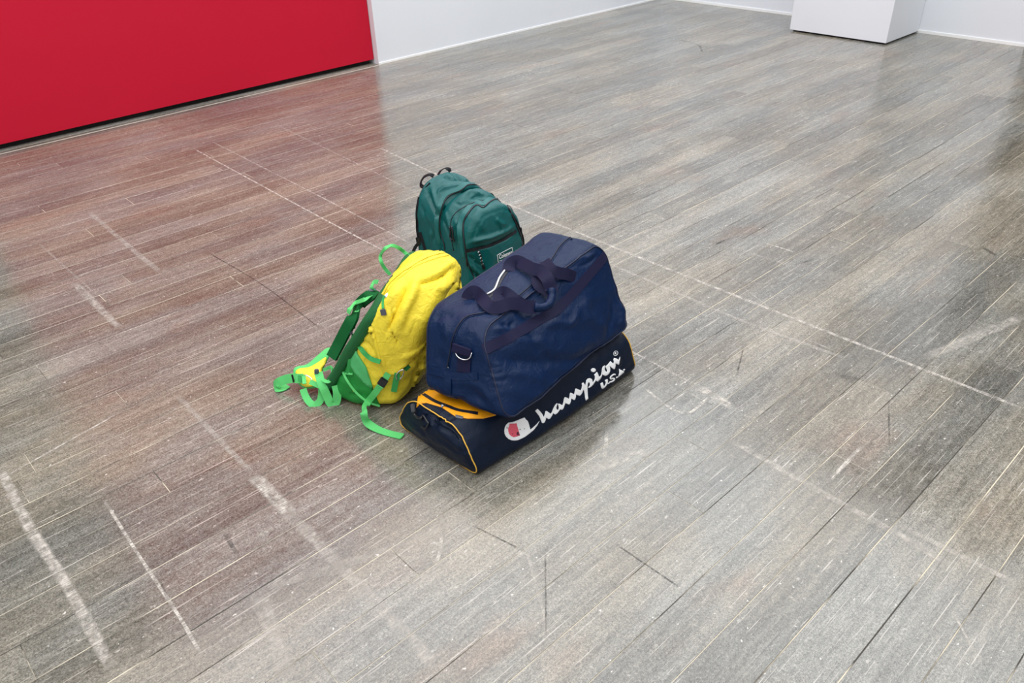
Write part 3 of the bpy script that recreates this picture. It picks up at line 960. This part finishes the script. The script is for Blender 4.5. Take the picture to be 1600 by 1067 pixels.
Bg = Body([(1.495, 2.20, 0), (1.49, 1.90, 0), (1.80, 1.87, 0), (1.78, 2.2, 0),
           (1.515, 2.215, .462), (1.555, 1.945, .435), (1.775, 1.92, .435), (1.735, 2.19, .485)],
          .16, .165, .23, axis='d', Rt=.125, Rb=.05, fil=.022, bulge=(.0, .022), taper=gtaper, n_len=90, n_out=260, n_cap=36)
cg = Z(640, 250, 7.116); c4 = Z(620, 240, 4.446)
Bg.wrinkle(.0035, 7, (1.2, 1.2, .6), 2, False)
Bg.wrinkle(.0028, 11, (1.3, 1.3, .7), 5, True)
Bg.folds([
    (cg((200, 330), (240, 480), (330, 640), (350, 700)), -.006, .008), (cg((240, 300), (290, 460), (340, 580)), .005, .010),
    (cg((120, 480), (180, 640), (260, 820), (300, 960)), -.005, .010), (cg((150, 560), (230, 760), (250, 900)), .005, .010),
    (cg((380, 170), (470, 210), (560, 190)), -.007, .010), (cg((460, 130), (560, 200), (640, 230), (720, 220)), -.006, .010),
    (cg((300, 420), (340, 330), (440, 300), (600, 280)), .004, .008),
    (cg((360, 640), (400, 760), (480, 900)), -.004, .008), (cg((400, 560), (440, 700), (470, 800)), .004, .008),
    (cg((500, 470), (560, 500), (620, 480)), -.003, .006), (cg((680, 440), (760, 400), (860, 410)), -.004, .007), (cg((600, 400), (680, 350), (800, 380)), .004, .010),
    (cg((760, 640), (780, 700), (830, 800)), .003, .014), (cg((950, 640), (1010, 700), (1080, 720)), .004, .010), (cg((1000, 760), (1030, 800), (1120, 740)), -.004, .007),
    (cg((640, 940), (760, 890), (900, 860), (1060, 790), (1170, 720)), .008, .009), (cg((620, 1010), (760, 985), (900, 945), (1050, 880), (1180, 790)), -.006, .006),
    (cg((500, 650), (540, 760), (560, 900)), .004, .010),
    (c4((490, 700), (560, 760), (600, 790)), -.005, .006), (c4((500, 760), (560, 820), (600, 850)), .005, .007), (c4((510, 800), (570, 860), (640, 890)), -.005, .006),
    (c4((530, 860), (580, 900), (620, 920)), .004, .006)], 1.7, .85)
Bg.build('body', m_green, grn)
s1 = cg((395, 1000), (385, 930), (345, 800), (335, 660), (372, 500), (440, 395), (560, 345), (635, 285), (720, 275), (800, 305), (880, 355), (945, 405))
s3 = cg((640, 1180), (632, 1067), (604, 850), (602, 700), (650, 600), (715, 520), (765, 503), (820, 530), (880, 478), (950, 435), (1010, 438), (1060, 478), (1100, 540), (1150, 640), (1200, 760), (1240, 860), (1252, 960), (1250, 1060))
cord('piping', Bg, s1, .0026, m_blackpl, grn, .001, label='black piping of the main compartment')
cord('piping', Bg, s3, .0032, m_blackpl, grn, .001, label='black piping around the front pocket')
cord('piping', Bg, c4((478, 700), (510, 800), (545, 880), (575, 930)), .0022, m_blackpl, grn, .001)
s2 = cg((490, 1010), (462, 860), (455, 700), (500, 600), (600, 525), (720, 470), (820, 450))
cord('seam', Bg, s2, .0015, m_blackpl, grn, .0005)
band('gusset', Bg, cg((600, 1080), (560, 850), (565, 700), (610, 590), (690, 500), (760, 470), (820, 490), (880, 440), (950, 405)), .018, m_greenedge, grn, .0012, .001)
band('gusset', Bg, cg((345, 980), (305, 800), (300, 650), (340, 490), (410, 375), (540, 320), (620, 265), (710, 250)), .016, m_greenedge, grn, .0012, .001)
band('pocket_zip', Bg, cg((625, 1010), (760, 985), (900, 945), (1050, 880), (1185, 785)), .012, m_blackweb, grn, .002, .002, label='black pocket zip')
# zip pulls
for pts in (cg((440, 740), (455, 790), (450, 850), (470, 900)), cg((465, 735), (480, 800), (480, 850), (500, 905))):
    tube('zip_pull', [Bg.at(*q, .010)[0] for q in pts], .0032, m_blackpl, grn, 7, .006)
P = [Bg.at(*q, .012)[0] for q in c4((565, 672), (582, 705), (590, 750), (603, 790))]
tube('zip_cord', P, .0030, m_blackpl, grn, 7, .004)
for i in range(5):
    t_ = (i + .5) / 5.6; q = P[0] + (P[-1] - P[0]) * t_
    chip('cord_fleck', q - ray(750, 400) * .003, (1, -1, 1), (-.5, -.6, .5), .0065, .0022, .0015, m_white, grn, .3)
chip('cord_end', P[-1], P[-1] - P[-2], (-.5, -.6, .5), .016, .011, .007, m_blackpl, grn)
# brand label
cdl = Z(770, 375, 26.675)
LB = dict(lift=.0012, thick=.0004)
fr = cdl((190, 640), (215, 610), (760, 325), (795, 345), (820, 420), (820, 620), (795, 655), (500, 830), (260, 925), (220, 905), (205, 800), (190, 640))
pr = [np.array(q) for q in fr]
cord('label_frame', Bg, fr, .0010, m_white, grn, .0008, 'white outlined brand label')
fc = bpy.data.curves.new('brand_text', 'FONT'); fc.body = 'Coleman'; fc.size = 1; fc.offset = .025; fc.resolution_u = 2
fo = bpy.data.objects.new('brand_text', fc); COL.objects.link(fo)
bpy.context.view_layer.update()
tm = bpy.data.meshes.new_from_object(fo.evaluated_get(bpy.context.evaluated_depsgraph_get()))
TV = np.array([v.co[:2] for v in tm.vertices]); TF = [tuple(p_.vertices) for p_ in tm.polygons]
bpy.data.objects.remove(fo)
tx0, tx1 = TV[:, 0].min(), TV[:, 0].max(); tb, tt_ = TV[:, 1].min(), TV[:, 1].max()
V = []
o0, o1, o2 = (np.array(cdl(q)[0]) for q in ((250, 800), (790, 575), (250, 620)))
for a, b in TV:
    q = o0 + (o1 - o0) * (a - tx0) / (tx1 - tx0) + (o2 - o0) * (b - tb) / (tt_ - tb)
    c, n = Bg.hit(q[0], q[1]); V.append(c + n * .0016)
mesh_obj('brand_text', V, TF, m_white, grn, smooth=False)['label'] = 'white brand lettering'
cord('label_line', Bg, cdl((270, 860), (480, 800), (800, 625)), .0005, m_white, grn, .0008)
# back panel edge, shoulder strap and buckle on the far left
def bfree(body, pts, w_, name, mat, parent, th=.0022, nvec=None):
    P = [body.at(q[0], q[1], q[2])[0] for q in pts]
    N = [np.array(nvec if nvec is not None else -ray(q[0], q[1]), float) for q in pts]
    return ribbon(name, P, N, w_, mat, parent, th, .006)
bfree(Bg, cg((112, 415, -.004), (96, 520, -.004), (90, 650, -.004), (92, 780, -.002), (110, 880, 0)), .014, 'shoulder_strap', m_blackweb, grn, .008)
bfree(Bg, cg((120, 800, .001), (150, 900, .001), (175, 980, .001), (205, 1080, .001)), .016, 'back_panel_edge', m_blackweb, grn, .006)
chip('strap_buckle', Bg.at(*cg((100, 900))[0], .006)[0], (0, .1, 1), (-.7, -.6, .3), .030, .018, .008, m_blackpl, grn)
bfree(Bg, cg((105, 920, .006), (70, 960, .012), (45, 1010, .014), (25, 1090, .014)), .012, 'strap', m_blackweb, grn)
bfree(Bg, cg((268, 180, .0), (225, 162, -.01), (165, 185, -.015), (128, 240, -.015), (130, 285, -.012), (170, 298, -.005), (225, 250, .0)), .014, 'haul_loop', m_blackweb, grn, .003, (-.5, .3, .5))
bfree(Bg, cg((315, 165, .0), (350, 115, -.006), (395, 95, -.01), (440, 105, -.006), (450, 130, .0)), .014, 'haul_loop', m_blackweb, grn, .003, (-.5, .3, .6))
tube('cord_loop', [Bg.at(*q, -.004)[0] for q in cg((1085, 500), (1120, 520), (1150, 570), (1158, 640), (1150, 670))], .0018, m_blackpl, grn, 6, .006)
chip('side_buckle', Bg.at(*cg((1238, 775))[0], -.002)[0], (0, 0, 1), (.6, -.6, .3), .018, .010, .008, m_blackpl, grn)
bfree(Bg, cg((1130, 600, -.001), (1185, 690, -.001), (1235, 800, -.001), (1262, 900, -.001), (1258, 1010, -.001)), .010, 'side_strap', m_blackweb, grn, .004)

# ---------------------------------------------------------------- yellow backpack
yel = thing('hiking_backpack', 'bright yellow and green hiking backpack leaning against the navy bags with straps on the floor', 'backpack', (1.08, 1.86, 0))
By = Body([(.885, 1.90, 0), (1.02, 1.675, 0), (1.27, 1.84, 0), (1.13, 2.06, 0),
           (1.025, 1.70, .410), (1.125, 1.59, .380), (1.375, 1.70, .428), (1.285, 1.83, .482)],
          0.145, .115, .23, axis='d', Rt=.125, Rb=.05, fil=.05, bulge=(.0, .03), side_bulge=.008, n_len=60, n_out=340, n_cap=50)
cy1 = Z(400, 370, 3.233); cy4 = Z(560, 380, 7.622); cy5 = Z(480, 380, 5.928); cyb = Z(540, 450, 4.267)
By.wrinkle(.004, 7, (1, 1, .7), 12, False)
By.wrinkle(.0026, 17, (1.2, 1.2, .8), 31, True)
By.folds([
    (cy4((700, 400), (650, 600), (560, 780), (470, 1060)), .014, .012), (cy4((580, 470), (540, 620), (430, 880), (400, 1000)), -.011, .010),
    (cy4((1150, 190), (1010, 320), (880, 400), (720, 455)), .011, .009), (cy4((1130, 260), (980, 390), (820, 450), (700, 500)), -.010, .010),
    (cy4((1120, 430), (1040, 500), (940, 560)), .009, .010), (cy4((1250, 370), (1200, 470), (1260, 540)), -.007, .008),
    (cy4((1290, 420), (1230, 520), (1290, 560)), .006, .006), (cy4((1190, 600), (1150, 700), (1240, 690)), -.006, .007),
    (cy4((1100, 620), (1160, 540), (1130, 430)), .006, .008), (cy4((900, 640), (860, 760), (790, 960)), .004, .006), (cy4((640, 880), (720, 900), (800, 940)), .004, .005),
    (cy4((640, 900), (610, 1000), (590, 1067)), .004, .005),
    (cy4((380, 800), (400, 880), (340, 1060)), -.012, .007), (cy4((500, 520), (420, 640), (330, 720)), .006, .010), (cy4((370, 800), (460, 740), (520, 600)), -.006, .008),
    (cy1((560, 400), (600, 500), (640, 640), (650, 700)), .009, .010), (cy1((590, 420), (560, 480), (510, 520)), -.008, .007), (cy1((520, 440), (570, 450), (600, 500)), .007, .008),
    (cy1((510, 520), (560, 540), (600, 600)), -.006, .009), (cy1((680, 460), (700, 510), (725, 550)), -.006, .005),
    (cy1((870, 520), (800, 580), (740, 610)), .007, .008), (cy1((860, 560), (800, 620), (760, 640)), -.008, .008),
    (cy1((760, 680), (750, 760), (740, 850)), -.006, .007), (cy1((800, 690), (820, 760), (860, 740)), -.006, .008), (cy1((690, 760), (700, 810), (690, 850)), .004, .008),
    (cy1((780, 640), (840, 660), (865, 640)), .006, .008), (cy1((420, 700), (470, 740), (520, 800)), .006, .01), (cy1((460, 800), (520, 790), (600, 820)), -.005, .01)], 1.25, .82)
By.build('body', m_yellow, yel, 'bright yellow crumpled nylon')
# padded back panel behind the pack
bc = By.c; sh = np.array([-.52, .62, -.05]) * .036; inn = np.array([.52, -.62, 0]) * .02
Bb = Body([bc[0] + sh + [0, 0, .01], bc[0] + inn + [0, 0, .01], bc[3] + inn + [0, 0, .01], bc[3] + sh + [0, 0, .01], bc[4] + sh * 1.1 - [0, 0, .035], bc[4] + inn - [0, 0, .035], bc[7] + inn - [0, 0, .035], bc[7] + sh - [0, 0, .035]],
          .13, .022, .21, axis='d', Rt=.08, Rb=.04, fil=.018, n_len=10, n_out=160, n_cap=16)
Bb.wrinkle(.003, 9, (1, 1, 1), 4, False)
Bb.build('back_panel', m_backgreen, yel, 'deep green padded back panel')
patch('side_pocket', By, cy1((372, 740), (395, 640), (430, 560), (455, 560), (500, 600), (548, 660), (592, 765), (628, 858), (560, 852), (470, 846), (410, 802)), m_grass, yel, .003, .002, 3.5, label='deep green stretch side pocket')
patch('side_panel', By, cy1((452, 520), (495, 498), (515, 590), (560, 660), (592, 762), (560, 745), (500, 680), (455, 600)), m_leaf, yel, .0055, .0015, 3.5, label='pale green curved side panel')
patch('side_panel', By, cy1((640, 235), (588, 330), (572, 390), (520, 430), (492, 480), (470, 500), (500, 420), (545, 330), (600, 262)), m_leaf, yel, .002, .0015, 3.5, label='pale green side strip below the lid')
patch('lid', By, cy1((640, 250), (592, 330), (578, 400), (598, 480), (622, 580), (648, 690), (700, 694), (742, 660), (800, 620), (868, 522), (980, 420), (1080, 300), (1078, 170), (1040, 100), (960, 72), (860, 84), (740, 150)),
      m_yellow, yel, .003, .0028, 3.0)
band('lid_zip', By, cy4((310, 620), (380, 500), (480, 390), (620, 280), (800, 185), (1000, 125)), .012, m_yellow, yel, .0075, .0012)
cord('lid_seam', By, cy4((350, 600), (430, 490), (540, 390), (700, 285), (880, 205), (1080, 150)), .0012, m_yellow, yel, .0065)
chip('slider', By.at(*cy4((335, 620))[0], .012)[0], (1, .2, .3), (-.3, -.8, .5), .014, .009, .006, m_silver, yel)
P = [By.at(*q, .014)[0] for q in cy4((310, 620), (290, 690), (292, 780))]
ribbon('zip_pull', P, [-ray(600, 470)] * 3, .007, m_midweb, yel, .003)
chip('pull_end', By.at(*cy4((296, 822))[0], .016)[0], (0, .15, 1), (-.5, -.7, .3), .019, .016, .006, m_greypl, yel, label='grey plastic pull tab')
# haul loop at the top
def yfree(pts, w_, name, mat, th=.002, nvec=None, body=By, label=None):
    P = [body.at(q[0], q[1], q[2])[0] for q in pts]
    N = [np.array(nvec if nvec is not None else -ray(q[0], q[1]), float) + (np.array(q[3]) if len(q) > 3 else 0) for q in pts]
    return ribbon(name, P, N, w_, mat, yel, th, .006, label)
yfree(cy5((770, 290, 0), (720, 235, -.005), (685, 170, -.01), (680, 115, -.01), (720, 50, -.01), (785, 22, -.012), (850, 45, -.012), (915, 95, -.01), (980, 165, 0)), .011, 'haul_loop', m_limeweb, .0025, (-.6, -.3, .5))
# shoulder strap padding
yfree(cy5((640, 450, .0), (560, 500, .004), (485, 570, .012), (422, 690, .014), (352, 820, .012), (290, 940, .010), (228, 1060, .010)), .036, 'shoulder_strap', m_darkpad, .012, (-.8, -.3, .3), label='dark green padded shoulder strap')
yfree(cy5((600, 480, .006), (530, 520, .014), (450, 555, .020), (400, 600, .020), (380, 650, .012)), .016, 'load_strap', m_limeweb, .0022, (-.5, -.2, .7))
yfree(cy5((560, 520, .010), (500, 580, .014), (455, 635, .014)), .012, 'load_strap', m_limeweb, .0022, (-.5, -.5, .4))
yfree(cy5((655, 360, .004), (620, 360, .010), (595, 410, .012), (620, 440, .006)), .014, 'load_strap', m_limeweb, .002, (-.6, 0, .5))
chip('strap_slider', By.at(*cy5((605, 432))[0], .008)[0], (1, -.6, 0), (-.5, -.3, .7), .022, .010, .005, m_greypl, yel)
chip('strap_slider', By.at(*cy5((430, 760))[0], .012)[0], (.2, -.3, 1), (-.7, -.5, .3), .024, .012, .008, m_greypl, yel)
chip('strap_slider', By.at(*cy5((400, 825))[0], .013)[0], (.2, -.3, 1), (-.7, -.5, .3), .014, .013, .010, m_greypl, yel)
chip('strap_slider', By.at(*cy5((300, 990))[0], .013)[0], (.3, -.3, 1), (-.7, -.5, .3), .026, .013, .010, m_greypl, yel)
# side straps
yfree(cy1((500, 490, .008), (492, 540, .010), (484, 600, .011), (470, 690, .012)), .019, 'side_strap', m_midweb)
yfree(cy1((452, 690, .014), (488, 693, .014)), .006, 'strap_end', m_limeweb, .004)
yfree(cy1((500, 500, .006), (530, 565, .008), (575, 612, .008), (628, 632, .008)), .014, 'compression_strap', m_midweb)
yfree(cy1((425, 600, .012), (432, 660, .012), (460, 725, .012), (505, 785, .011), (560, 830, .010), (625, 855, .006)), .007, 'edge_binding', m_limeweb, .004)
yfree(cy1((450, 560, .010), (452, 590, .012), (475, 610, .010)), .005, 'edge_binding', m_limeweb, .003)
# front buckle strap ending on the floor
P1 = [By.at(*q)[0] for q in cy1((668, 690, .010), (645, 728, .014), (600, 790, .018), (562, 840, .024))]
P2 = [G(*cy1((545, 885))[0], .055), G(*cy1((560, 935))[0], .020), G(*cy1((610, 970))[0], .006), G(*cy1((670, 992))[0], .003), G(*cy1((738, 1008))[0], .003)]
N1 = [-ray(600, 600)] * 4; N2 = [np.array([-.7, -.5, .5]), np.array([-.5, -.4, .8]), np.array([-.1, -.1, 1.]), np.array([0, 0, 1.]), np.array([0, 0, 1.])]
ribbon('buckle_strap', P1 + P2, N1 + N2, lambda t: .019 + .007 * t, m_limeweb, yel, .002, .006, 'bright green strap trailing onto the floor')
chip('strap_hem', (P2[-1] * 1.0) + np.array([0, 0, .001]), P2[-1] - P2[-2], (0, 0, 1), .006, .020, .004, m_limeweb, yel)
bd_, bn_ = By.at(*cy1((640, 735))[0], .018)
chip('buckle', bd_, P1[2] - P1[0], -ray(600, 600), .030, .026, .009, m_blackpl, yel, label='black side release buckle')
chip('buckle_bar', By.at(*cy1((628, 755))[0], .023)[0], np.cross(P1[2] - P1[0], -ray(600, 600)), -ray(600, 600), .022, .005, .004, m_limeweb, yel)
yfree(cy1((715, 690, .008), (706, 730, .010), (696, 782, .010)), .018, 'pull_tab', m_midweb, .003)
tube('ring', [By.at(*q, .012)[0] for q in cy1((712, 722), (708, 700), (722, 680), (745, 672), (742, 700), (725, 722))], .0022, m_silver, yel, 7, .004)
yfree(cy1((752, 672, .004), (775, 652, .004)), .012, 'webbing_loop', m_darkpad, .003)

# hip belt wing resting on the floor, left of the pack
def wing(name, poly, zf, th, mat, label=None, nseg=2.5, puff=.006):
    c = catmull([np.array(q, float) for q in poly + [poly[0]]], 3)[:-1]
    pts = [Vector((float(a[0]), float(a[1]))) for a in c]; nb = len(pts)
    A = np.array([tuple(p_) for p_ in pts]); x0, y0 = A.min(0); x1, y1 = A.max(0); dd = [0.0] * nb
    yy = y0
    while yy < y1:
        xx = x0
        while xx < x1:
            ins = False; j = nb - 1
            for i in range(nb):
                xi, yi = A[i]; xj, yj = A[j]
                if (yi > yy) != (yj > yy) and xx < (xj - xi) * (yy - yi) / (yj - yi) + xi: ins = not ins
                j = i
            d = np.sqrt(((A - [xx, yy]) ** 2).sum(1)).min()
            if ins and d > 1.2: pts.append(Vector((float(xx), float(yy))))
            xx += nseg
        yy += nseg
    V2, _e, F2, *_ = delaunay_2d_cdt(pts, [(i, (i + 1) % nb) for i in range(nb)], [], 1, 1e-5)
    V, W2 = [], []
    for v in V2:
        d = math.sqrt((((A - [v.x, v.y]) ** 2).sum(1)).min()); k_ = min(1, d / 5)
        base = G(v.x, v.y, zf(v.x, v.y)); nn = nrm(np.array([-.45, -.75, .55]))
        V.append(base + nn * (puff * math.sqrt(max(0, 1 - (1 - k_) ** 2)))); W2.append(base - nn * (th + puff * .5 * k_))
    n = len(V); F = []; cnt = {}
    for f in F2:
        f = list(f); a, b, cc_ = V[f[0]], V[f[1]], V[f[2]]
        if np.dot(np.cross(b - a, cc_ - a), CAMP - a) < 0: f = f[::-1]
        F.append(tuple(f)); F.append(tuple(i + n for i in f[::-1]))
        for i in range(len(f)): cnt[(f[i], f[(i + 1) % len(f)])] = 1
    for a, b in cnt:
        if (b, a) not in cnt: F.append((b, a, a + n, b + n))
    o = mesh_obj(name, V + W2, F, mat, yel)
    if label: o['label'] = label
    return o


cw = Z(420, 530, 8.893)
zf = lambda x, y: max(.012, .030 + (600 - y) * .0012)
wing('hip_belt', cw((340, 480), (345, 415), (400, 375), (530, 345), (680, 220), (800, 125), (880, 130), (840, 240), (770, 380), (740, 480), (720, 640), (620, 680), (500, 680), (410, 620)), zf, .008, m_limeweb, 'bright green edge of the hip belt')
wing('hip_belt_pad', cw((375, 500), (375, 440), (430, 405), (560, 385), (680, 320), (790, 250), (790, 330), (740, 420), (730, 520), (690, 620), (610, 655), (520, 665), (440, 620)), lambda x, y: zf(x, y) + .007, .004, m_yellow, 'yellow hip belt pad')


def loose(name, pts, w_, mat=m_limeweb, th=.002, label=None):
    P = [G(q[0], q[1], q[2]) for q in pts]; N = [np.array(q[3], float) if len(q) > 3 else -ray(q[0], q[1]) for q in pts]
    return ribbon(name, P, N, w_, mat, yel, th, .005, label)


UPN = (-.3, -.4, .8)
loose('hip_strap', cw((480, 545, .060), (400, 545, .058), (330, 540, .052), (230, 560, .040), (140, 600, .030), (100, 650, .016, (-.9, 0, .4)), (170, 690, .004, (0, 0, 1)), (260, 640, .004, (0, 0, 1))), .030)
chip('strap_slider', G(*cw((335, 545))[0], .060), (0, 0, 1), -ray(457, 590), .030, .006, .004, m_blackpl, yel)
chip('strap_slider', G(*cw((430, 545))[0], .066), (.7, -.7, 0), -ray(468, 590), .012, .020, .003, m_midweb, yel)
loose('loop_strap', cw((475, 690, .040), (510, 790, .022), (570, 880, .008), (640, 910, .004), (710, 860, .012), (735, 760, .030), (735, 690, .045)), .022)
loose('webbing_loop', cw((480, 500, .066), (490, 560, .062), (495, 620, .056)), .012)
tube('ring', [G(*q, z) for q, z in zip(cw((500, 495), (560, 520), (600, 560), (590, 600)), (.072, .070, .064, .060))], .0022, m_silver, yel, 7, .004)
loose('webbing_loop', cw((570, 590, .064), (640, 620, .060), (720, 660, .055)), .016)
loose('hanging_strap', cw((690, 460, .085), (715, 560, .075), (760, 680, .055), (810, 790, .030), (850, 880, .010), (900, 900, .003), (940, 860, .012), (950, 740, .040), (930, 640, .06)), .026)
loose('hanging_strap', cw((760, 430, .090), (870, 390, .098, (.2, -.9, .3)), (868, 520, .085, (.9, -.2, .2)), (830, 590, .078, (0, -.5, .8)), (750, 560, .076), (700, 470, .085)), .011)
chip('strap_slider', G(*cw((665, 460))[0], .088), (.1, -.1, 1), -ray(500, 580), .024, .014, .009, m_greypl, yel)
